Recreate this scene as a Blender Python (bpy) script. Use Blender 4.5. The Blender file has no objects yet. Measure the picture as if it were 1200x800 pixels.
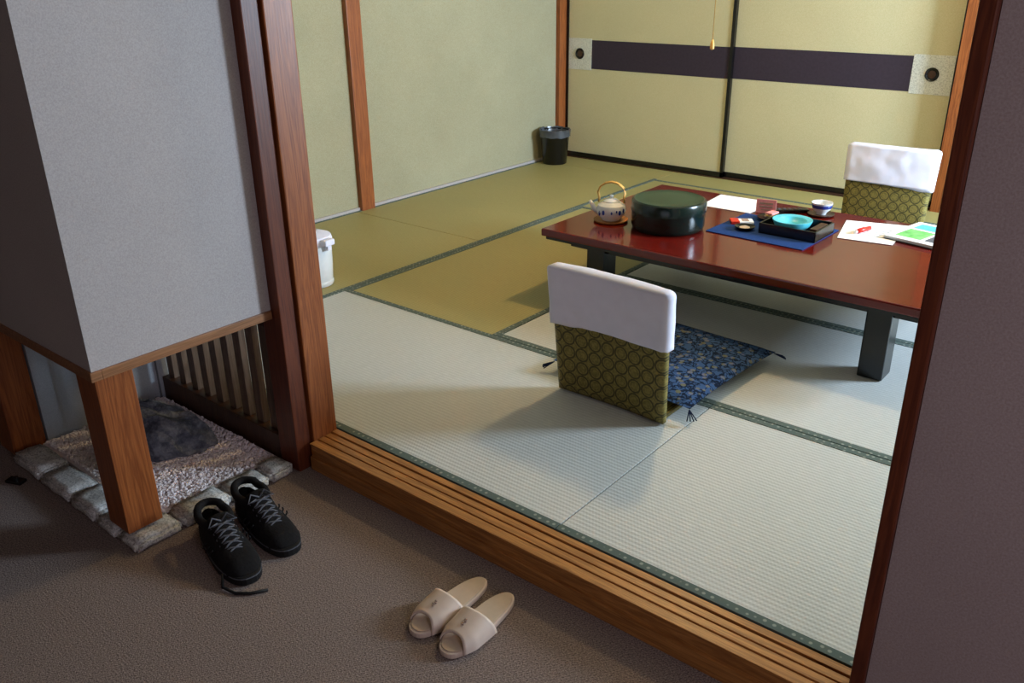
import bpy, bmesh, math, random
from mathutils import Vector, Matrix, noise
random.seed(4)
sc=bpy.context.scene
COL=bpy.context.collection
# ---------------------------------------------------------------- materials
def s2l(c):
    return tuple(((x/255)/12.92 if x/255<=.04045 else ((x/255+.055)/1.055)**2.4) for x in c)+(1,)
class NT:
    def __init__(s,name,rough=.6,spec=.4):
        s.m=bpy.data.materials.new(name);s.m.use_nodes=True;s.t=s.m.node_tree;s.b=s.t.nodes['Principled BSDF']
        s.b.inputs['Roughness'].default_value=rough;s.b.inputs['Specular IOR Level'].default_value=spec
    def n(s,ty,**k):
        x=s.t.nodes.new(ty)
        for a,v in k.items(): setattr(x,a,v)
        return x
    def l(s,a,b): s.t.links.new(a,b)
    def coord(s,scale=(1,1,1),rot=(0,0,0),kind='Object'):
        c=s.n('ShaderNodeTexCoord');m=s.n('ShaderNodeMapping');m.inputs['Scale'].default_value=scale;m.inputs['Rotation'].default_value=rot
        s.l(c.outputs[kind],m.inputs[0]);return m.outputs[0]
    def math(s,op,a,b=None):
        x=s.n('ShaderNodeMath',operation=op)
        for i,v in enumerate((a,b)):
            if v is None: continue
            if isinstance(v,(int,float)): x.inputs[i].default_value=v
            else: s.l(v,x.inputs[i])
        return x.outputs[0]
    def noise(s,co,scale,det=4,rough=.5,dist=0):
        x=s.n('ShaderNodeTexNoise');x.inputs['Scale'].default_value=scale;x.inputs['Detail'].default_value=det
        x.inputs['Roughness'].default_value=rough;x.inputs['Distortion'].default_value=dist;s.l(co,x.inputs['Vector']);return x.outputs['Fac']
    def ramp(s,f,stops):
        x=s.n('ShaderNodeValToRGB');e=x.color_ramp.elements
        while len(e)<len(stops): e.new(.5)
        for i,(p,c) in enumerate(stops): e[i].position=p;e[i].color=c
        s.l(f,x.inputs[0]);return x.outputs[0]
    def mix(s,f,a,b,mode='MIX'):
        x=s.n('ShaderNodeMix',data_type='RGBA',blend_type=mode)
        for i,v in ((0,f),(6,a),(7,b)):
            if isinstance(v,(int,float,tuple)): x.inputs[i].default_value=v
            else: s.l(v,x.inputs[i])
        return x.outputs[2]
    def bump(s,h,st=.3,d=.005):
        x=s.n('ShaderNodeBump');x.inputs['Strength'].default_value=st;x.inputs['Distance'].default_value=d
        s.l(h,x.inputs['Height']);s.l(x.outputs[0],s.b.inputs['Normal'])
    def col(s,c):
        if isinstance(c,tuple): s.b.inputs['Base Color'].default_value=c
        else: s.l(c,s.b.inputs['Base Color'])
def plain(name,rgb,rough=.6,spec=.4,var=.12,ns=30,bump=0,metal=0):
    k=NT(name,rough,spec);c=s2l(rgb);co=k.coord()
    f=k.noise(co,ns)
    k.col(k.ramp(f,[(.3,tuple(x*(1-var) for x in c[:3])+(1,)),(.7,tuple(min(1,x*(1+var)) for x in c[:3])+(1,))]))
    if bump: k.bump(f,bump,.004)
    k.b.inputs['Metallic'].default_value=metal
    return k.m
def wood(name,c1,c2,axis='z',rough=.4,sc_=1.0):
    k=NT(name,rough,.4)
    s={'x':(1.2,22,22),'y':(22,1.2,22),'z':(22,22,1.2)}[axis];s=tuple(a*sc_ for a in s)
    co=k.coord(s);f=k.noise(co,1.0,5,.6,1.2)
    s2={'x':(8,160,160),'y':(160,8,160),'z':(160,160,8)}[axis]
    f2=k.noise(k.coord(s2),1.0,3,.6)
    w=k.math('FRACT',k.math('MULTIPLY',f,7.0))
    a=k.ramp(w,[(0,s2l(c1)),(.55,s2l(c2)),(1,s2l(c1))])
    k.col(k.mix(.35,a,k.ramp(f2,[(.35,s2l(c1)),(.65,s2l(c2))])))
    k.bump(f2,.15,.002);return k.m
def plaster(name,c1,c2,sc_=3,rough=.95,b=.25):
    k=NT(name,rough,.15);co=k.coord();f=k.noise(co,sc_,5,.6);g=k.noise(co,260,3,.7)
    base=k.ramp(f,[(.3,s2l(c1)),(.7,s2l(c2))])
    k.col(k.mix(.14,base,k.ramp(g,[(.35,(.12,.12,.10,1)),(.65,(.8,.8,.75,1))])));k.bump(g,b,.002);return k.m
def tatami(name,c1,c2):
    k=NT(name,.5,.4);co=k.coord()
    sp=k.n('ShaderNodeSeparateXYZ');k.l(co,sp.inputs[0])
    r=k.math('SINE',k.math('MULTIPLY',sp.outputs[1],2*math.pi/.0155))
    r2=k.math('SINE',k.math('MULTIPLY',sp.outputs[0],2*math.pi/.0105))
    h=k.math('ADD',k.math('MULTIPLY',r,.6),k.math('MULTIPLY',k.math('MULTIPLY',r,r2),.4))
    str_=k.noise(k.coord((30,900,1)),1,3,.6);big=k.noise(co,2.2,3,.5)
    a=k.ramp(str_,[(.3,s2l(c1)),(.7,s2l(c2))])
    g=k.math('MULTIPLY_ADD',r,.07);k.t.nodes[-1].inputs[2].default_value=.93
    v=k.n('ShaderNodeCombineColor')
    for i in range(3): k.l(g,v.inputs[i])
    a=k.mix(1.0,a,v.outputs[0],'MULTIPLY')
    k.col(k.mix(k.math('MULTIPLY',big,.35),a,s2l(tuple(x*.88 for x in c1))))
    k.bump(h,.5,.0011);return k.m
def border():
    k=NT('tatami_border_cloth',.8,.2);co=k.coord()
    v=k.n('ShaderNodeTexVoronoi');v.inputs['Scale'].default_value=45;v.inputs['Randomness'].default_value=.3;k.l(co,v.inputs['Vector'])
    k.col(k.ramp(v.outputs['Distance'],[(.16,s2l((144,150,138))),(.26,s2l((88,100,94)))]));return k.m
def brocade():
    k=NT('green_gold_brocade',.6,.3);c=k.n('ShaderNodeTexCoord');sp=k.n('ShaderNodeSeparateXYZ');k.l(c.outputs['Object'],sp.inputs[0])
    def rings(ox,oz,P):
        u=k.math('SUBTRACT',k.math('FRACT',k.math('ADD',k.math('DIVIDE',sp.outputs[0],P),ox)),.5)
        w=k.math('SUBTRACT',k.math('FRACT',k.math('ADD',k.math('DIVIDE',sp.outputs[2],P),oz)),.5)
        d=k.math('SQRT',k.math('ADD',k.math('MULTIPLY',u,u),k.math('MULTIPLY',w,w)))
        a=k.math('LESS_THAN',k.math('ABSOLUTE',k.math('SUBTRACT',d,.44)),.055)
        b=k.math('LESS_THAN',k.math('ABSOLUTE',k.math('SUBTRACT',d,.26)),.03)
        return k.math('MAXIMUM',a,k.math('MULTIPLY',b,.35))
    f=rings(.5,.3,.053)
    g=k.noise(k.coord(),120,2)
    base=k.ramp(g,[(.35,s2l((108,98,48))),(.65,s2l((138,124,64)))])
    k.col(k.mix(k.math('MULTIPLY',f,.8),base,s2l((48,46,24))));k.bump(g,.2,.002);return k.m
def bluefab():
    k=NT('blue_arabesque_fabric',.95,.08);co=k.coord()
    v=k.n('ShaderNodeTexVoronoi',feature='DISTANCE_TO_EDGE');v.inputs['Scale'].default_value=30
    d=k.n('ShaderNodeTexNoise');d.inputs['Scale'].default_value=22;k.l(co,d.inputs['Vector'])
    k.l(k.mix(.12,co,d.outputs['Color'],'ADD'),v.inputs['Vector'])
    v2=k.n('ShaderNodeTexVoronoi');v2.inputs['Scale'].default_value=30;k.l(co,v2.inputs['Vector'])
    a=k.ramp(v.outputs['Distance'],[(.06,s2l((24,34,54))),(.14,s2l((58,84,124)))])
    b=k.ramp(v2.outputs['Distance'],[(.26,s2l((112,112,90))),(.34,(0,0,0,1))])
    k.col(k.mix(.8,a,b,'LIGHTEN'));return k.m
def granite(name,c1,c2,c3,scale=140):
    k=NT(name,.85,.3);co=k.coord();f=k.noise(co,scale,3,.8);g=k.noise(co,8,4)
    a=k.ramp(f,[(.38,s2l(c1)),(.5,s2l(c2)),(.66,s2l(c3))])
    k.col(k.mix(k.math('MULTIPLY',g,.5),a,s2l(c2)));k.bump(g,.5,.01);return k.m
def carpet():
    k=NT('brown_carpet',1,.05);co=k.coord();f=k.noise(co,240,3,.8)
    w=k.n('ShaderNodeTexWave');w.inputs['Scale'].default_value=45;w.inputs['Distortion'].default_value=4;k.l(k.coord(rot=(0,0,.6)),w.inputs['Vector'])
    a=k.ramp(f,[(.34,s2l((62,52,50))),(.66,s2l((186,166,156)))])
    a=k.mix(.25,a,k.ramp(w.outputs['Fac'],[(0,s2l((80,70,66))),(1,s2l((158,140,132)))]))
    k.col(a);k.bump(f,.8,.004);return k.m
M=dict(
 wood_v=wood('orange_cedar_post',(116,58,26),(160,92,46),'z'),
 wood_x=wood('orange_cedar_beam',(130,80,38),(188,128,68),'x'),
 wood_y=wood('pale_cedar_trim',(120,78,48),(160,112,76),'y'),
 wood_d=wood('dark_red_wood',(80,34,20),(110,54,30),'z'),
 wood_dk=wood('dark_brown_wood',(52,32,22),(82,54,36),'z'),
 slat=wood('lattice_wood',(78,60,48),(118,96,80),'z'),
 plast=plaster('olive_sand_plaster',(152,145,112),(164,157,124),1.6),
 grey=plaster('grey_wallpaper',(170,160,158),(180,170,168),2,.95,.08),
 brown=plaster('mauve_wallpaper',(156,136,132),(166,146,142),2,.95,.12),
 blueg=plaster('pale_panel',(170,176,186),(182,188,196)),
 ceil=plaster('ceiling_board',(180,170,140),(190,180,150)),
 daylit=tatami('tatami_daylit',(188,190,186),(219,220,216)),  # same matting as the next, cool window light put into its colour
 lamplit=tatami('tatami_lamplit',(158,147,92),(184,172,112)),  # same matting, yellow lamp light and grain sheen painted into the colour
 bord=border(),broc=brocade(),blue=bluefab(),carpet=carpet(),
 fus=plaster('fusuma_paper',(200,190,146),(208,198,154),1.6,.9,.08),
 band=plain('fusuma_band_aubergine',(58,49,60),.8,.2,.1,60),
 black=plain('black_lacquer',(16,14,14),.25,.5,.1),
 pull=granite('pull_plate_paper',(160,160,150),(210,210,200),(225,225,215),120),
 white=plain('white_cotton',(226,224,240),.9,.15,.03,20,.15),
 porc=plain('porcelain_white',(226,228,230),.15,.5,.03),
 paper=plain('white_paper',(238,238,240),.8,.2,.02),
 bluepaint=plain('cobalt_glaze',(40,62,140),.2,.5),
 bamboo=plain('bamboo_handle',(206,160,86),.45,.4,.15,60),
 dgreen=plain('dark_green_lacquer',(14,30,26),.22,.5,.1,5),
 dgtop=plain('green_lacquer_lid',(36,62,46),.35,.5,.12,5),
 turq=plain('turquoise_glaze',(90,196,214),.3,.4,.05),
 mat=plain('indigo_placemat',(36,62,116),.95,.1,.2,200,.3),
 tassel=plain('navy_tassel',(30,40,66),.95,.1,.2,200),
 red=plain('red_plastic',(206,40,20),.35,.5,.05),
 pink=plain('pink_card',(228,150,150),.7,.2,.1,90),
 green=plain('brochure_green',(120,200,110),.6,.3,.4,40),
 cream=plain('cream_vinyl',(216,194,178),.45,.4,.04),
 creamin=plain('cream_insole',(204,182,160),.6,.3,.06),
 suede=plain('black_suede',(22,20,21),.9,.2,.25,120,.4),
 rub=plain('black_rubber',(20,19,20),.6,.3,.1),
 lace=plain('grey_lace',(92,92,98),.8,.2,.15,200),
 logo=plain('brown_print',(160,136,122),.7,.2),
 gravel=plain('white_pink_gravel',(252,240,240),.7,.3,.04,60),
 stone=granite('granite_kerb_stone',(112,108,106),(196,192,188),(230,226,222)),
 rock=granite('dark_garden_stone',(62,66,78),(98,102,116),(140,144,156),25),
 plastic=plain('bag_plastic',(70,72,78),.25,.6,.2,20),
 tray=plain('coaster_wood',(168,110,52),.45,.4,.15,60),
)
k=NT('red_brown_lacquer_table',.14,.4);f=k.noise(k.coord((3,30,10)),1.5,4,.6)
k.col(k.ramp(f,[(.3,s2l((82,14,11))),(.7,s2l((108,24,16)))]));k.b.inputs['Coat Weight'].default_value=.3;k.b.inputs['Coat Roughness'].default_value=.05
M['table']=k.m
# ---------------------------------------------------------------- geometry
def obj(name,verts,faces,mats,fm=None,smooth=False):
    me=bpy.data.meshes.new(name);me.from_pydata([tuple(v) for v in verts],[],faces)
    for m in (mats if isinstance(mats,(list,tuple)) else [mats]): me.materials.append(M[m] if isinstance(m,str) else m)
    if fm:
        for p,i in zip(me.polygons,fm): p.material_index=i
    for p in me.polygons: p.use_smooth=smooth
    o=bpy.data.objects.new(name,me);COL.objects.link(o)
    bm=bmesh.new();bm.from_mesh(me);bmesh.ops.recalc_face_normals(bm,faces=bm.faces);bm.to_mesh(me);bm.free()
    return o
def bevel(o,w=.004,seg=2):
    bm=bmesh.new();bm.from_mesh(o.data)
    es=[e for e in bm.edges if len(e.link_faces)==2 and e.calc_face_angle(0)>.6]
    bmesh.ops.bevel(bm,geom=es,offset=w,segments=seg,affect='EDGES',profile=.6);bm.to_mesh(o.data);bm.free();return o
def box(name,x0,x1,y0,y1,z0,z1,mat,bv=0):
    v=[(x,y,z) for x in (x0,x1) for y in (y0,y1) for z in (z0,z1)]
    o=obj(name,v,[(0,1,3,2),(4,6,7,5),(0,4,5,1),(2,3,7,6),(0,2,6,4),(1,5,7,3)],mat)
    if bv: bevel(o,bv)
    return o
def join(name,objs):
    bpy.ops.object.select_all(action='DESELECT')
    for o in objs: o.select_set(True)
    bpy.context.view_layer.objects.active=objs[0]
    if len(objs)>1: bpy.ops.object.join()
    o=bpy.context.view_layer.objects.active;o.name=name;o.data.name=name;o.select_set(False);return o
def place(o,loc=(0,0,0),rz=0,s=1):
    o.matrix_world=Matrix.Translation(loc)@Matrix.Rotation(rz,4,'Z')@Matrix.Scale(s,4);return o
def lathe(name,prof,mat,n=48,c=(0,0,0),cap=True,sx=1,sy=1):
    v=[];f=[]
    for r,z in prof:
        for i in range(n):
            a=2*math.pi*i/n;v.append((c[0]+r*sx*math.cos(a),c[1]+r*sy*math.sin(a),c[2]+z))
    for j in range(len(prof)-1):
        for i in range(n):
            f.append((j*n+i,j*n+(i+1)%n,(j+1)*n+(i+1)%n,(j+1)*n+i))
    if cap:
        f.append(tuple(range(n)));f.append(tuple(range((len(prof)-1)*n,len(prof)*n)))
    o=obj(name,v,f,mat,smooth=True);sharp(o);return o
def sharp(o,ang=.7):
    bm=bmesh.new();bm.from_mesh(o.data)
    for e in bm.edges:
        if len(e.link_faces)==2 and e.calc_face_angle(0)>ang: e.smooth=False
    bm.to_mesh(o.data);bm.free()
def tube(name,pts,r,mat,n=10,closed=False):
    pts=[Vector(p) for p in pts];v=[];f=[];N=len(pts)
    for i,p in enumerate(pts):
        a=pts[(i-1)%N] if (i>0 or closed) else p;b=pts[(i+1)%N] if (i<N-1 or closed) else p
        t=(b-a).normalized();u=t.cross(Vector((0.01,.02,1)));
        if u.length<.1: u=t.cross(Vector((1,0,0)))
        u.normalize();w=t.cross(u)
        rr=r[i] if isinstance(r,(list,tuple)) else r
        for q in range(n):
            an=2*math.pi*q/n;v.append(p+u*math.cos(an)*rr+w*math.sin(an)*rr)
    for i in range(N if closed else N-1):
        for q in range(n):
            j=(i+1)%N;f.append((i*n+q,i*n+(q+1)%n,j*n+(q+1)%n,j*n+q))
    if not closed: f.append(tuple(range(n)));f.append(tuple(range((N-1)*n,N*n)))
    return obj(name,v,f,mat,smooth=True)
def prism(name,pts,z0,z1,mat,bv=0):
    n=len(pts);v=[(x,y,z0) for x,y in pts]+[(x,y,z1) for x,y in pts]
    f=[tuple(range(n)),tuple(range(n,2*n))]+[(i,(i+1)%n,(i+1)%n+n,i+n) for i in range(n)]
    o=obj(name,v,f,mat)
    if bv: bevel(o,bv)
    return o
# ---------------------------------------------------------------- room shell
XL=-4.11;YF=5.62;XR=1.3;ZC=2.4;ZK=-.10
box('floor',XL-.14,XR+.1,1.46,5.85,-.25,-.055,'wood_dk')
box('floor_carpet',XL-.14,XR+.1,-2.1,1.46,-.25,ZK,'carpet')
box('ceiling',XL-.14,XR+.1,-2.1,5.85,ZC,ZC+.1,'ceil')
box('wall_left',XL-.14,XL,1.56,5.85,-.25,ZC,'plast')
box('wall_back',XL,XR,5.72,5.85,-.25,ZC,'plast')
WY0,WY1,WZ0,WZ1=4.1,5.1,.95,1.95
w=[box('w',XR,XR+.1,1.56,WY0,-.25,ZC,'plast'),box('w',XR,XR+.1,WY1,5.85,-.25,ZC,'plast'),box('w',XR,XR+.1,WY0,WY1,-.25,WZ0,'plast'),box('w',XR,XR+.1,WY0,WY1,WZ1,ZC,'plast')]
join('wall_right',w)
w=[box('w',XR,XR+.06,WY0,WY1,WZ0,WZ0+.04,'wood_x'),box('w',XR,XR+.06,WY0,WY1,WZ1-.04,WZ1,'wood_x')]
for i in range(3): y=WY0+i*(WY1-WY0-.04)/2; w.append(box('w',XR+.01,XR+.04,y,y+.04,WZ0+.04,WZ1-.04,'wood_x'))
join('window_1',w)
box('wall_front_right',-.293,XR+.1,1.45,1.56,-.25,ZC,'brown')
box('wall_front_left',XL-.14,-2.89,1.405,1.56,-.25,ZC,'blueg')
box('wall_front_left_upper',-2.89,-2.165,1.405,1.56,.41,ZC,'blueg')
box('wall_front_left_lower',-2.89,-2.165,1.405,1.56,-.25,ZK,'blueg')
box('wall_front_top',-2.165,-.288,1.45,1.56,2.0,ZC,'brown')
box('wall_entry_left',XL-.14,XL,-2.1,1.405,ZK,ZC,'brown')
box('wall_entry_back',XL,XR+.1,-2.1,-2.0,ZK,ZC,'brown')
box('wall_entry_right',XR,XR+.1,-2.0,1.45,ZK,ZC,'brown')
# opening frame
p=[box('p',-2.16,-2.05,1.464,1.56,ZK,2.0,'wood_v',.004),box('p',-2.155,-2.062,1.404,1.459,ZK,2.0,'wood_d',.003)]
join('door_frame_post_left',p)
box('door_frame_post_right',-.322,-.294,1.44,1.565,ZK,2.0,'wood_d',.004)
box('trim_1',-2.05,-.325,1.46,1.56,1.96,2.0,'wood_x',.003)
SX0,SX1=-2.048,-.323
p=[box('s',SX0,SX1,1.448,1.556,ZK,-.010,'wood_x',.002),
   box('s',SX0,SX1,1.444,1.474,-.012,-.006,'wood_x',.0015),box('s',SX0,SX1,1.479,1.502,-.012,-.005,'wood_x',.0015),
   box('s',SX0,SX1,1.507,1.530,-.012,-.005,'wood_x',.0015),box('s',SX0,SX1,1.535,1.558,-.012,-.002,'wood_x',.0015),
   box('s',SX0,SX1,1.440,1.449,ZK,-.052,'wood_x',.002)]
join('door_sill',p)
# wall posts
box('wall_post_left',XL-.01,XL+.035,3.475,3.58,-.02,ZC,'wood_v',.003)
box('wall_post_corner',XL-.01,XL+.035,5.53,5.615,-.02,ZC,'wood_v',.003)
box('wall_post_right',-1.295,-1.18,5.56,5.70,-.02,ZC,'wood_v',.003)
box('baseboard_left',XL,XL+.012,1.56,5.53,0,.018,'grey')
# ---------------------------------------------------------------- tatami
def mat(x0,x1,y0,y1,d,col,b=.028):
    t=-.055;g=.002;x0+=g;x1-=g;y0+=g;y1-=g
    L=(x1-x0) if d=='x' else (y1-y0);W=(y1-y0) if d=='x' else (x1-x0)
    p=[box('m',-L/2,L/2,-W/2+(.001),W/2-.001,t,-.001,col,.002)]
    for s in ((-1,1) if b else ()):
        a,c=sorted((s*W/2,s*(W/2-b)));p.append(box('b',-L/2-.0005,L/2+.0005,a,c,t,.001,'bord',.001))
    o=join('tatami_mat',p);place(o,((x0+x1)/2,(y0+y1)/2,0),0 if d=='x' else math.pi/2)
mat(-3.05,-1.15,1.56,2.475,'x','daylit');mat(-1.15,.70,1.56,2.475,'x','daylit');mat(.70,XR,1.56,2.475,'x','daylit')
mat(XL,-3.05,1.56,3.44,'y','lamplit');mat(XL,-3.05,3.44,5.32,'y','lamplit');mat(XL,-3.05,5.32,5.60,'x','lamplit',0)
mat(-3.05,-2.125,2.475,4.36,'y','lamplit')
mat(-2.125,-.27,2.475,3.42,'x','daylit');mat(-2.125,-.27,3.42,4.36,'x','daylit')
mat(-.27,.66,2.475,4.36,'y','daylit');mat(.66,XR,2.475,4.36,'y','daylit')
mat(-3.05,-1.15,4.36,5.30,'x','lamplit');mat(-1.15,XR,4.36,5.30,'x','daylit')
mat(-3.05,-1.15,5.30,5.60,'x','lamplit',0);mat(-1.15,XR,5.30,5.60,'x','daylit',0)
# ---------------------------------------------------------------- fusuma
def fusuma(x0,x1,y,pull):
    p=[box('f',x0+.02,x1-.02,y,y+.02,.03,1.80,'fus')]
    fw=.022
    p+=[box('f',x0,x0+fw,y-.008,y+.026,0.005,1.83,'black',.002),box('f',x1-fw,x1,y-.008,y+.026,.005,1.83,'black',.002),
        box('f',x0,x1,y-.008,y+.026,.005,.04,'black',.002),box('f',x0,x1,y-.008,y+.026,1.80,1.83,'black',.002)]
    p.append(box('f',x0+fw,x1-fw,y-.002,y+.001,.675,.88,'band'))
    a=(x0+fw+.002,x0+fw+.21) if pull<0 else (x1-fw-.235,x1-fw-.002)
    p.append(box('f',a[0],a[1],y-.004,y,.665,.89,'pull'))
    cx=(a[0]+a[1])/2
    def rz(o):
        o.data.transform(Matrix.Translation((cx,y-.004,.78))@Matrix.Rotation(math.pi/2,4,'X'));return o
    p.append(rz(lathe('r',[(.026,0),(.036,0),(.040,.004),(.036,.008),(.030,.006),(.026,.001),(.02,.0008),(.001,.0008)],'black',32)))
    p.append(rz(lathe('r',[(.001,.0012),(.022,.0012),(.023,.0022),(.020,.003),(.001,.0025)],'wood_dk',32)))
    return join('fusuma_sliding_door',p)
FX=XL+.036
fusuma(FX,-2.70,5.62,-1);fusuma(-2.74,-1.30,5.655,1)
p=[box('k',FX,-1.30,5.60,5.70,-.02,.004,'wood_dk')];join('trim_2',p)
box('trim_3',FX,-1.30,5.58,5.72,1.83,1.90,'wood_x',.003)
box('wall_back_upper',FX,-1.30,5.64,5.72,1.90,ZC,'plast')
# ---------------------------------------------------------------- hanging closet and garden nook
BX=-2.105
p=[box('c',-3.30,BX,.85,1.403,.455,ZC,'grey'),box('c',-3.30,BX+.006,.844,.874,.428,.455,'wood_y',.002),
   box('c',BX-.03,BX+.006,.874,1.402,.428,.455,'wood_y',.002),box('c',-3.29,BX-.03,.874,1.40,.44,.456,'wood_y')]
join('hanging_closet',p)
box('closet_post',BX-.115,BX-.008,.856,.96,ZK+.046,.427,'wood_v',.003)
box('closet_post',-3.02,-2.90,.87,.975,ZK,.427,'wood_v',.003)
box('closet_post',-3.26,-3.15,.87,.975,ZK,.427,'wood_d',.003)
box('wall_nook',-2.96,-2.895,.98,1.40,ZK,.427,'blueg')
p=[box('l',-2.885,-2.17,1.415,1.50,ZK,-.005,'wood_dk',.003),box('l',-2.885,-2.17,1.42,1.49,.375,.405,'wood_dk',.002)]
for i in range(9):
    x=-2.87+i*.079;p.append(box('l',x,x+.040,1.435,1.46,-.005,.376,'slat',.002))
join('lattice_screen',p)
# granite kerb
p=[]
def stone(x0,x1,y0,y1,z1):
    o=box('s',x0,x1,y0,y1,ZK,z1,'stone')
    bm=bmesh.new();bm.from_mesh(o.data);bmesh.ops.bevel(bm,geom=bm.edges[:],offset=.010,segments=2,affect='EDGES')
    bmesh.ops.subdivide_edges(bm,edges=bm.edges[:],cuts=3,use_grid_fill=True)
    for v in bm.verts: v.co+=noise.noise_vector(v.co*22)*.006
    for fc in bm.faces: fc.smooth=True
    bm.to_mesh(o.data);bm.free();p.append(o)
TX=-2.07
ys=[.845,1.0,1.16,1.30,1.395]
for i in range(4): stone(TX-.095,TX,ys[i]+.003,ys[i+1]-.003,ZK+.034+.006*(i%2))
join('granite_kerb',p);p=[]
xs=[-2.86,-2.66,-2.46,-2.30,-2.175]
for i in range(4): stone(xs[i]+.003,xs[i+1]-.003,.845,.945,ZK+.034+.007*((i+1)%2))
join('granite_kerb',p)
# gravel: one mesh
ico=bmesh.new();bmesh.ops.create_icosphere(ico,subdivisions=1,radius=1);iv=[v.co.copy() for v in ico.verts];fi=[[v.index for v in f.verts] for f in ico.faces];ico.free()
V=[];F=[]
gx0,gx1,gy0,gy1=-2.885,-2.176,.956,1.405
V+=[(gx0,gy0,ZK+.001),(gx1,gy0,ZK+.001),(gx1,gy1,ZK+.001),(gx0,gy1,ZK+.001),(gx0,gy0,ZK+.014),(gx1,gy0,ZK+.014),(gx1,gy1,ZK+.014),(gx0,gy1,ZK+.014)]
F+=[(0,1,2,3),(4,5,6,7),(0,1,5,4),(1,2,6,5),(2,3,7,6),(3,0,4,7)]
for q in range(6500):
    x=random.uniform(gx0+.01,gx1-.008);y=random.uniform(gy0+.008,gy1-.01);r=random.uniform(.004,.0075)
    R_=Matrix.Rotation(random.uniform(0,6),3,Vector((random.random(),random.random(),random.random()+.1)).normalized())
    s=Vector((1,random.uniform(.6,1),random.uniform(.5,.9)));b=len(V);z=ZK+.018+random.uniform(0,.005)+.008*noise.noise(Vector((x*6,y*6,0)))
    for v in iv:
        w=R_@Vector((v.x*s.x*r,v.y*s.y*r,v.z*s.z*r));V.append((x+w.x,y+w.y,z+w.z))
    F+=[tuple(b+i for i in f) for f in fi]
obj('gravel_bed',V,F,'gravel')
bm=bmesh.new();bmesh.ops.create_icosphere(bm,subdivisions=4,radius=1)
for v in bm.verts:
    c=v.co.copy();d=1+.30*noise.noise(c*1.5+Vector((3,1,2)))+.16*abs(noise.noise(c*3.3))+.05*noise.noise(c*9)
    v.co=Vector((c.x*.15*d,c.y*.10*d,max(c.z,-.06)*.15*d*(1-.30*c.x)))
me=bpy.data.meshes.new('garden_rock');bm.to_mesh(me);bm.free();me.materials.append(M['rock'])
o=bpy.data.objects.new('garden_rock',me);COL.objects.link(o);place(o,(-2.53,1.20,ZK+.036),.75)
# ---------------------------------------------------------------- table
TZ=.33
x0,x1,y0,y1=-2.255,-.50,2.935,3.98
p=[box('t',x0,x1,y0,y1,TZ-.034,TZ,'table',.006),box('t',x0+.015,x1-.015,y0+.015,y1-.015,TZ-.05,TZ-.034,'black',.003),
   box('t',x0+.10,x1-.10,y0+.09,y0+.115,TZ-.085,TZ-.05,'black'),box('t',x0+.10,x1-.10,y1-.115,y1-.09,TZ-.085,TZ-.05,'black'),
   box('t',x0+.10,x0+.125,y0+.1,y1-.1,TZ-.085,TZ-.05,'black'),box('t',x1-.125,x1-.10,y0+.1,y1-.1,TZ-.085,TZ-.05,'black')]
for lx in (x0+.20,x1-.345):
    for ly in (y0+.07,y1-.17): p.append(box('t',lx,lx+.09,ly,ly+.10,0.001,TZ-.05,'black',.006))
join('low_table',p)
# ---------------------------------------------------------------- floor chairs
def chair(loc,rz,lean=.04):
    p=[]
    def slab(W0,W1,H0,H1,T,mt,rc,yo=0,puff=0,wob=0):
        nx,nz=28,28;V=[];F=[]
        for s in (0,1):
            for j in range(nz+1):
                for i in range(nx+1):
                    u=i/nx*2-1;t=j/nz;z=H0+(H1-H0)*t;hw=(W0+(W1-W0)*(z/.48))/2
                    top=H1-z
                    if top<rc: hw-=rc-math.sqrt(max(0,rc*rc-(rc-top)**2))
                    x=u*hw
                    y=(T/2 if s else -T/2)*(1+puff*(1-u**4))*(1-.0*(t))
                    if abs(u)==1 or j in(0,nz): y*=.6
                    yy=y-lean*(z/.48)+.018*math.cos(u*1.2)-.015
                    if wob:
                        q=noise.noise(Vector((x*9,s*5,z*12)))*wob+noise.noise(Vector((x*25,s*5,z*18)))*wob*.4;yy+=q
                        if j==0: z+=.010*math.sin(u*2.2+.5)+noise.noise(Vector((x*14,s*3,1)))*.006
                    V.append((x,yy+yo,z))
        n=(nx+1)*(nz+1)
        for s in (0,1):
            for j in range(nz):
                for i in range(nx):
                    a=s*n+j*(nx+1)+i;F.append((a,a+1,a+nx+2,a+nx+1))
        for i in range(nx):
            F.append((i,i+1,n+i+1,n+i));a=nz*(nx+1)+i;F.append((a,a+1,n+a+1,n+a))
        for j in range(nz):
            a=j*(nx+1);F.append((a,a+nx+1,n+a+nx+1,n+a));a+=nx;F.append((a,a+nx+1,n+a+nx+1,n+a))
        return obj('b',V,F,mt,smooth=True)
    p.append(slab(.43,.455,.006,.462,.038,'broc',.025,puff=.2))
    p.append(slab(.452,.478,.275,.482,.060,'white',.022,puff=.15,wob=.006))
    p.append(box('b',-.20,.20,.0,.44,.002,.018,'broc',.004))
    o=join('legless_floor_chair',p);place(o,loc,rz);return o
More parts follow.
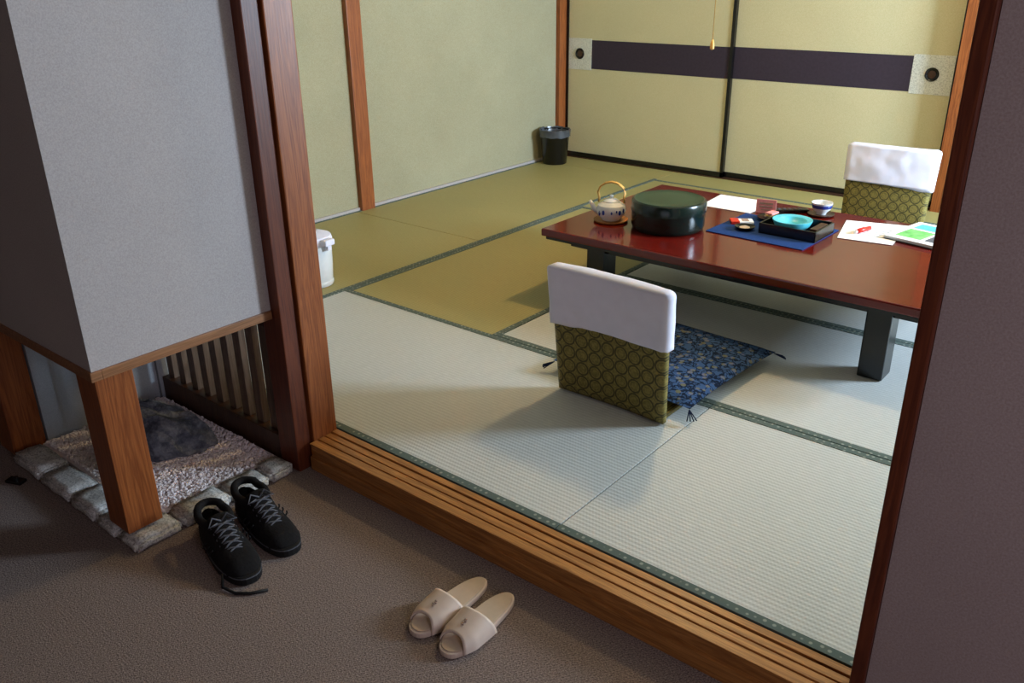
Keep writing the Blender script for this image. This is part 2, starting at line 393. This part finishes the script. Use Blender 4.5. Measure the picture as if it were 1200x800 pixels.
def cushion(loc,rz,W,D,T=.05):
    n=40;V=[];F=[]
    for s in (1,-1):
        for j in range(n+1):
            for i in range(n+1):
                u=i/n*2-1;v=j/n*2-1
                e=(1-abs(u)**3.5)*(1-abs(v)**3.5);h=max(0,e)**.45
                k_=1-.045*(1-abs(u)**2)*(abs(v)**8);k2=1-.045*(1-abs(v)**2)*(abs(u)**8)
                z=T*.5+s*T*.5*h+(.006*noise.noise(Vector((u*2,v*2,0))) if s>0 else 0)*h
                if s>0: z-=.012*math.exp(-(u*u+v*v)*9)
                V.append((u*W/2*k2,v*D/2*k_,max(0.0,z)))
    m=(n+1)**2
    for s in (0,1):
        for j in range(n):
            for i in range(n):
                a=s*m+j*(n+1)+i;F.append((a,a+1,a+n+2,a+n+1))
    o=obj('c',V,F,'blue',smooth=True)
    bm=bmesh.new();bm.from_mesh(o.data);bmesh.ops.remove_doubles(bm,verts=bm.verts,dist=.0004);bm.to_mesh(o.data);bm.free()
    p=[o]
    for sx in (1,-1):
        for sy in (1,-1):
            for q in range(4):
                a=math.atan2(sy,sx)+(q-1.5)*.25
                b=Vector((sx*W/2*.985,sy*D/2*.985,T*.4))
                p.append(tube('tas',[b,b+Vector((math.cos(a)*.02,math.sin(a)*.02,-.008)),b+Vector((math.cos(a)*.045,math.sin(a)*.045,-T*.4+.003))],.0020,'tassel',6))
    o=join('floor_cushion',p);place(o,loc,rz);return o
chair((-1.425,2.26,0),math.radians(-1));cushion((-1.435,2.635,.019),math.radians(-3),.59,.61,.055)
chair((-1.375,4.87,0),math.pi+math.radians(3));cushion((-1.375,4.48,.019),math.radians(4),.56,.58,.05)
# ---------------------------------------------------------------- waste bin, thermos
p=[lathe('b',[(.088,0),(.092,.004),(.112,.235),(.116,.24),(.116,.25),(.108,.25),(.088,.01),(.0,.01)],'black',48,cap=False),
   lathe('b',[(.119,.205),(.1195,.235),(.121,.256),(.112,.258),(.105,.235),(.1,.15),(.09,.06),(0,.05)],'plastic',48,cap=False)]
for v in p[1].data.vertices:
    v.co.z+=.012*noise.noise(v.co*40) ; v.co.x*=1+.03*noise.noise(v.co*50)
place(join('waste_bin',p),(-3.965,5.33,0))
p=[lathe('t',[(.0,0),(.082,0),(.086,.008),(.086,.02),(.083,.024),(.088,.10),(.09,.18),(.088,.20)],'porc',48,cap=False),
   lathe('t',[(.088,.2),(.094,.203),(.096,.225),(.09,.243),(.05,.258),(0,.26)],'white',48,cap=False),
   box('t',.05,.125,-.03,.03,.208,.238,'white',.008),box('t',.098,.118,-.012,.012,.185,.21,'white',.004),
   lathe('t',[(.0,.258),(.03,.26),(.03,.268),(0,.27)],'grey',24,cap=False),
   box('t',-.12,-.08,-.012,.012,.10,.22,'white',.008)]
place(join('thermos_pot',p),(-3.235,2.43,.001),math.radians(5))
# ---------------------------------------------------------------- table items
z=TZ+.001
p=[lathe('t',[(0,0),(.070,0),(.078,.006),(.078,.010),(.070,.006),(0,.005)],'tray',40,cap=False),
   lathe('t',[(0,.007),(.040,.007),(.042,.012),(.060,.030),(.068,.052),(.060,.076),(.036,.090),(.034,.092)],'porc',48,cap=False),
   lathe('t',[(.038,.088),(.036,.094),(.022,.102),(.008,.105),(.006,.108),(.010,.114),(.008,.119),(0,.121)],'porc',32,cap=False),
   tube('t',[(.055,0,.04),(.078,0,.052),(.092,0,.076),(.100,0,.088)],[.016,.012,.009,.007],'porc',14)]
hp=[(-.058,0,.085),(-.056,0,.105),(-.062,0,.13),(-.052,0,.155),(-.028,0,.172),(0,0,.178),(.028,0,.172),(.052,0,.155),(.062,0,.13),(.056,0,.105),(.058,0,.085)]
p.append(tube('t',[(a,.004,c) for a,b,c in hp],.0045,'bamboo',10));p.append(tube('t',[(a,-.004,c) for a,b,c in hp],.0045,'bamboo',10))
for i in range(16):
    a=i*2.399;rr=.068;zz=.040+.022*((i*7)%5)/4;r_=math.sqrt(max(0,1-((zz-.052)/.06)**2))*.0685
    o=lathe('t',[(0,0),(.012 if i%2 else .007,0),(.001,.0015)],'bluepaint',8,cap=False,sy=.6);o.data.transform(Matrix.Translation((r_*math.cos(a)*.985,r_*math.sin(a)*.985,zz))@Matrix.Rotation(a,4,'Z')@Matrix.Rotation(math.pi/2,4,'Y'));p.append(o)
place(join('teapot',p),(-2.075,3.22,z),math.radians(200))
p=[lathe('c',[(0,0),(.148,0),(.154,.004),(.160,.020),(.160,.098)],'dgreen',64,cap=False),
   lathe('c',[(.162,.078),(.164,.080),(.164,.116),(.160,.126),(.150,.130)],'dgreen',64,cap=False),
   lathe('c',[(.150,.130),(.147,.1285),(.10,.1295),(0,.130)],'dgtop',64,cap=False)]
place(join('lacquer_tea_box',p),(-1.82,3.285,z))
p=[box('m',-.22,.22,-.185,.185,0,.003,'mat',.001)]
place(join('placemat',p),(-1.43,3.505,z),math.radians(-2))
def openbox(x0,x1,y0,y1,z0,z1,t,mt):
    return [box('o',x0,x1,y0,y1,z0,z0+t,mt),box('o',x0,x0+t,y0,y1,z0,z1,mt,.001),box('o',x1-t,x1,y0,y1,z0,z1,mt,.001),box('o',x0,x1,y0,y0+t,z0,z1,mt,.001),box('o',x0,x1,y1-t,y1,z0,z1,mt,.001)]
p=openbox(-.125,.125,-.10,.10,0,.045,.007,'black')
p.append(lathe('a',[(0,.008),(.05,.008),(.072,.030),(.083,.052),(.083,.056),(.060,.052),(.050,.036),(.035,.030),(0,.029)],'turq',48,c=(-.02,0,0),cap=False))
p.append(box('a',.082,.112,-.06,.06,.008,.045,'wood_dk',.002))
place(join('ashtray_in_black_tray',p),(-1.335,3.53,z+.003),math.radians(-1))
p=[lathe('d',[(0,0),(.045,0),(.062,.012),(.064,.016),(.055,.012),(0,.008)],'black',32,cap=False)]
for q in range(3):
    o=bevel(box('d',-.028,.028,-.018,.018,.012+.008*q,.022+.008*q,['cream','bamboo','pink'][q]),.004);o.data.transform(Matrix.Rotation(q*.7,4,'Z'));p.append(o)
place(join('sweets_dish',p),(-1.50,3.655,z+.003))
p=[bevel(box('d',-.05,.05,-.03,.03,.0,.014,'paper'),.006),box('d',-.05,-.012,-.0305,.0305,.001,.0150,'red',.002),box('d',.0,.03,-.02,.02,.0135,.0148,'logo')]
place(join('snack_packet',p),(-1.585,3.53,z+.003),math.radians(35))
p=[lathe('d',[(0,0),(.03,0),(.042,.010),(.044,.016),(.04,.014),(0,.006)],'black',28,cap=False),lathe('d',[(0,.006),(.03,.008),(0,.018)],'cream',20,cap=False)]
place(join('small_dish',p),(-1.53,3.445,z+.003))
p=[box('d',-.045,.045,-.004,.0,0,.065,'pink',.001),box('d',-.03,.03,-.005,-.004,.028,.034,'logo'),box('d',-.03,.03,-.005,-.004,.042,.05,'logo'),box('d',-.022,.022,-.005,-.004,.014,.019,'logo'),box('d',-.045,.045,0,.035,0,.002,'pink')]
o=place(join('menu_card_stand',p),(-1.575,3.76,z),math.radians(15))
p=[box('r',-.08,.08,-.022,.022,.0,.016,'black',.004)]
for i in range(5):
    for j in range(2): p.append(box('r',-.06+i*.024,-.048+i*.024,-.013+j*.015,-.003+j*.015,.016,.018,'lace',.001))
place(join('remote_control',p),(-1.49,3.845,z),math.radians(40))
def sheet(name,pts,mt,t=.0015,extra=None,dz=0):
    p=[prism('s',pts,z+dz,z+dz+t,mt)]
    if extra: p+=extra
    return join(name,p)
sheet('paper_sheet',[(-1.88,3.705),(-1.63,3.71),(-1.62,3.965),(-1.90,3.955)],'paper')
p=[lathe('c',[(0,0),(.048,0),(.060,.007),(.060,.010),(.045,.006),(0,.005)],'wood_dk',40,cap=False),
   lathe('c',[(0,.006),(.022,.006),(.024,.014),(.040,.030),(.046,.055),(.0475,.060),(.044,.059),(.036,.030),(0,.018)],'porc',40,cap=False),
   lathe('c',[(.0425,.036),(.0465,.047),(.0462,.052),(.042,.04)],'bluepaint',40,cap=False)]
place(join('teacup_on_saucer',p),(-1.36,3.88,z))
ex=[]
for i in range(5): ex.append(box('l',-1.14,-1.02+.01*(i%2),3.68+i*.03,3.684+i*.03,z+.0015,z+.0019,'lace'))
sheet('paper_sheet',[(-1.17,3.57),(-.955,3.60),(-.985,3.93),(-1.235,3.86)],'paper',extra=ex)
p=[tube('p',[(-.06,0,.009),(.035,0,.009)],.009,'red',14),tube('p',[(.035,0,.009),(.05,0,.009),(.062,0,.009)],[.007,.005,.001],'paper',12),tube('p',[(-.072,0,.009),(-.06,0,.009)],.007,'paper',12),box('p',-.055,-.01,-.0015,.0015,.017,.021,'red')]
place(join('red_pen',p),(-1.11,3.73,z+.002),math.radians(75))
p=[prism('s',[(-.12,-.15),(.12,-.15),(.12,.15),(-.12,.15)],0,.004,'black'),prism('s',[(-.115,-.145),(.118,-.145),(.118,.145),(-.115,.145)],.004,.014,'paper'),
   prism('s',[(-.118,-.148),(.118,-.148),(.118,.148),(-.118,.148)],.014,.016,'paper',),prism('s',[(-.09,-.11),(.02,-.11),(.02,.02),(-.09,.02)],.016,.0164,'green'),
   prism('s',[(-.09,.04),(.10,.04),(.10,.12),(-.09,.12)],.016,.0164,'turq'),prism('s',[(.035,-.11),(.10,-.11),(.10,.02),(.035,.02)],.016,.0164,'lace')]
place(join('guide_brochure',p),(-.87,3.80,z),math.radians(-12))
# ---------------------------------------------------------------- slippers
def outline(L,wf,wh,n=40):
    pts=[]
    for i in range(n):
        a=2*math.pi*i/n;c,s=math.cos(a),math.sin(a)
        x=L/2*math.copysign(abs(c)**.85,c);t=(x/L+.5)
        w=wh+(wf-wh)*(t**1.0) - .007*math.exp(-((t-.38)/.15)**2)
        pts.append((x,w/2*math.copysign(abs(s)**.8,s)))
    return pts
def hw(pts,x):
    return max((y for X_,y in pts if abs(X_-x)<.02),default=.02)
def slipper(loc,rz):
    L=.262;pts=outline(L,.098,.074)
    p=[prism('s',pts,.0,.016,'cream',.004),prism('s',[(a*.95,b*.9) for a,b in pts],.016,.019,'creamin',.002)]
    V=[];F=[];ns,na=14,20
    for j in range(ns+1):
        t=j/ns;xx=-.005+t*.108
        wl=.052-.004*t if t<.7 else .0492-.012*((t-.7)/.3)
        for s in (0,1):
            for i in range(na+1):
                a=math.pi*i/na;h=(.052-.018*t)+(.003 if s==0 else 0)
                w=wl+(.002 if s==0 else -.001)
                xo=xx+(.018*math.sin(a)*(1-t)*1.0)-(.020*math.sin(a)**2*t*.8)
                V.append((xo,math.copysign(abs(math.cos(a))**.8,math.cos(a))*w,.006+math.sin(a)**.8*h-(0 if s==0 else .0025)))
    st=2*(na+1)
    for j in range(ns):
        for s in (0,1):
            for i in range(na):
                b=j*st+s*(na+1)+i;F.append((b,b+1,b+st+1,b+st))
    for j in (0,ns):
        for i in range(na):
            b=j*st+i;F.append((b,b+1,b+na+2,b+na+1))
    p.append(obj('v',V,F,'cream',smooth=True))
    for q in range(4):
        xx=.045+.005*q;t=(xx-.005)/.108;zz=.006+.055-.018*t+.0002
        p.append(box('g',xx,xx+.003,-.004+.003*(q%2),.002+.003*(q%2),zz-.002,zz+.0006,'logo'))
    o=join('slipper',p);place(o,loc,rz)
slipper((-1.237,1.235,ZK+.001),math.radians(-91));slipper((-1.137,1.232,ZK+.001),math.radians(-88))
# ---------------------------------------------------------------- sneakers
def sneaker(loc,rz,mir=1):
    L=.30;pts=outline(L,.118,.094)
    p=[prism('s',[(a,b) for a,b in pts],0,.026,'rub',.005),prism('s',[(a*1.004,b*1.01) for a,b in pts],.020,.0225,'lace')]
    V=[];F=[];ns,na=30,20
    def top(t):
        if t<.36: return .092-.010*math.sin(t/.36*math.pi)
        if t<.78: return .092-(t-.36)/.42*.034
        return .058-.026*((t-.78)/.22)**2.2
    for j in range(ns+1):
        t=j/ns;x=-L/2*.97+L*.97*t
        wd=hw(pts,x)*.97
        e=min(1,math.sqrt(max(.02,1-((max(0,t-.86))/.145)**2)))*min(1,math.sqrt(max(.03,1-(max(0,.10-t)/.105)**2)))
        wd=min(wd,.059)*e;h=top(t)*(e**.5)
        for i in range(na+1):
            a=math.pi*i/na;c=math.cos(a);s_=math.sin(a)
            y=math.copysign(abs(c)**.75,c)*wd*(1-.22*s_*(h/.09));zz=.02+(h-.02)*s_**.65
            if t<.40 and s_>.80:
                zz-= .045*min(1,(s_-.80)/.08)*min(1,(.40-t)/.05)*min(1,max(0,(t-.05))/.05)
            V.append((x,y,zz))
    for j in range(ns):
        for i in range(na): b=j*(na+1)+i;F.append((b,b+1,b+na+2,b+na+1))
    F.append(tuple(range(na+1)));F.append(tuple(range(ns*(na+1),(ns+1)*(na+1))))
    p.append(obj('u',V,F,'suede',smooth=True))
    col=[]
    for i in range(28):
        a=2*math.pi*i/28;cx=-.078+.062*math.cos(a);col.append((cx,.038*math.sin(a),.088+(.008 if math.cos(a)<-.5 else 0)))
    p.append(tube('c',col,.011,'suede',10,True))
    V=[];F=[]
    for j in range(9):
        t=j/8
        for i in range(7):
            u=i/6*2-1;V.append((-.045+.10*t,u*.030,.112-.045*t-.008*u*u))
    for j in range(8):
        for i in range(6): b=j*7+i;F.append((b,b+1,b+8,b+7))
    o=obj('g',V,F,'suede',smooth=True);md=o.modifiers.new('s','SOLIDIFY');md.thickness=.008
    bpy.context.view_layer.objects.active=o;o.select_set(True);bpy.ops.object.modifier_apply(modifier='s');p.append(o)
    for i in range(6):
        x=-.02+.018*i;zt=.096-.0085*i
        for sgn in (1,-1):
            p.append(tube('l',[(x,sgn*.031,zt-.008),(x+.006,sgn*.012,zt+.003),(x+.014,-sgn*.012,zt),(x+.018,-sgn*.031,zt-.016)],.0026,'lace',8))
    p.append(tube('l',[(-.022,0,.1),(-.03,.02,.112),(-.012,.038,.098),(-.016,.012,.1)],.0025,'lace',8))
    p.append(tube('l',[(-.022,0,.1),(-.03,-.02,.112),(-.012,-.038,.098),(-.016,-.012,.1)],.0025,'lace',8))
    if mir>0: p.append(tube('l',[(.10,-.055,.03),(.12,-.066,.006),(.16,-.050,.004),(.185,-.02,.004),(.20,.02,.004)],.004,'rub',8))
    for sgn in (1,-1):
        for q in range(3):
            x=-.035+.022*q;p.append(tube('l',[(x,sgn*.056,.03),(x+.012,sgn*.055,.045),(x+.022,sgn*.050,.058)],.0022,'rub',6))
    o=join('sneaker',p);place(o,loc,rz,1.04)
sneaker((-1.865,1.008,ZK+.001),math.radians(-12),1);sneaker((-1.88,1.145,ZK+.001),math.radians(-9),-1)
# door stop at left
p=[box('d',-.03,.03,-.015,.015,0,.010,'black',.003),lathe('d',[(0,.010),(.009,.010),(.009,.018),(0,.020)],'black',16,cap=False)]
place(join('door_stop',p),(-2.73,.80,ZK+.001),.4)
# ---------------------------------------------------------------- ceiling lamp with pull cord
LX,LY=-1.78,3.5
k=NT('lamp_shade_paper',.8,.2);k.col(s2l((240,225,180)));k.b.inputs['Emission Color'].default_value=(1,.8,.45,1);k.b.inputs['Emission Strength'].default_value=1.5;M['shade']=k.m
p=[]
p+=[box('s',-.25,.25,-.25,-.245,0,.14,'shade'),box('s',-.25,.25,.245,.25,0,.14,'shade'),box('s',-.25,-.245,-.245,.245,0,.14,'shade'),box('s',.245,.25,-.245,.245,0,.14,'shade')]
for a in (-.255,.24):
    for b in (-.255,.24): p.append(box('s',a,a+.015,b,b+.015,-.005,.145,'wood_v'))
p.append(box('s',-.25,.25,-.25,.25,.14,.15,'wood_v'));p.append(tube('s',[(0,0,.15),(0,0,.40)],.006,'black',8))
p.append(tube('s',[(.0,0,.14),(.0,0,-.90)],.0018,'bamboo',6));p.append(lathe('s',[(0,-.94),(.009,-.935),(.009,-.915),(.004,-.90),(0,-.895)],'bamboo',16,cap=False))
place(join('ceiling_lamp',p),(LX,LY,2.0))
def light(name,ty,loc,power,color,**kw):
    d=bpy.data.lights.new(name,ty);d.energy=power;d.color=color
    for a,b in kw.items(): setattr(d,a,b)
    o=bpy.data.objects.new(name,d);COL.objects.link(o);o.location=loc;return o
light('ceiling_lamp_bulb','POINT',(LX+.12,LY,1.96),54,(1,.77,.40),shadow_soft_size=.07)
o=light('window_daylight','AREA',(XR+.07,(WY0+WY1)/2,(WZ0+WZ1)/2),310,(.62,.80,1.0),shape='RECTANGLE',size=WZ1-WZ0-.08,size_y=WY1-WY0-.08)
o.rotation_euler=(0,math.radians(90),0)
o=light('entry_fill','AREA',(1.2,.2,1.2),15,(.90,.84,1.0),shape='RECTANGLE',size=1.0,size_y=1.0)  # added fill to brighten the entry
o.rotation_euler=(0,math.radians(78),0)
w=bpy.data.worlds.new('world');sc.world=w;w.use_nodes=True;w.node_tree.nodes['Background'].inputs[0].default_value=(.6,.75,1,1);w.node_tree.nodes['Background'].inputs[1].default_value=.6
# ---------------------------------------------------------------- camera
X=Vector((0.7734,-0.2458,0.5844));Y=Vector((0.6339,0.3161,-0.7059));Z=Vector((-0.0112,0.9164,0.4002))
m=Matrix((X,Y,Z))
cd=bpy.data.cameras.new('camera');cd.sensor_width=36;cd.lens=1010/1200*36;cd.clip_start=.02
co=bpy.data.objects.new('camera',cd);COL.objects.link(co);mw=m.to_4x4();mw.translation=(0,0,1.4);co.matrix_world=mw;sc.camera=co
sc.view_settings.view_transform='Standard';sc.view_settings.look='None'
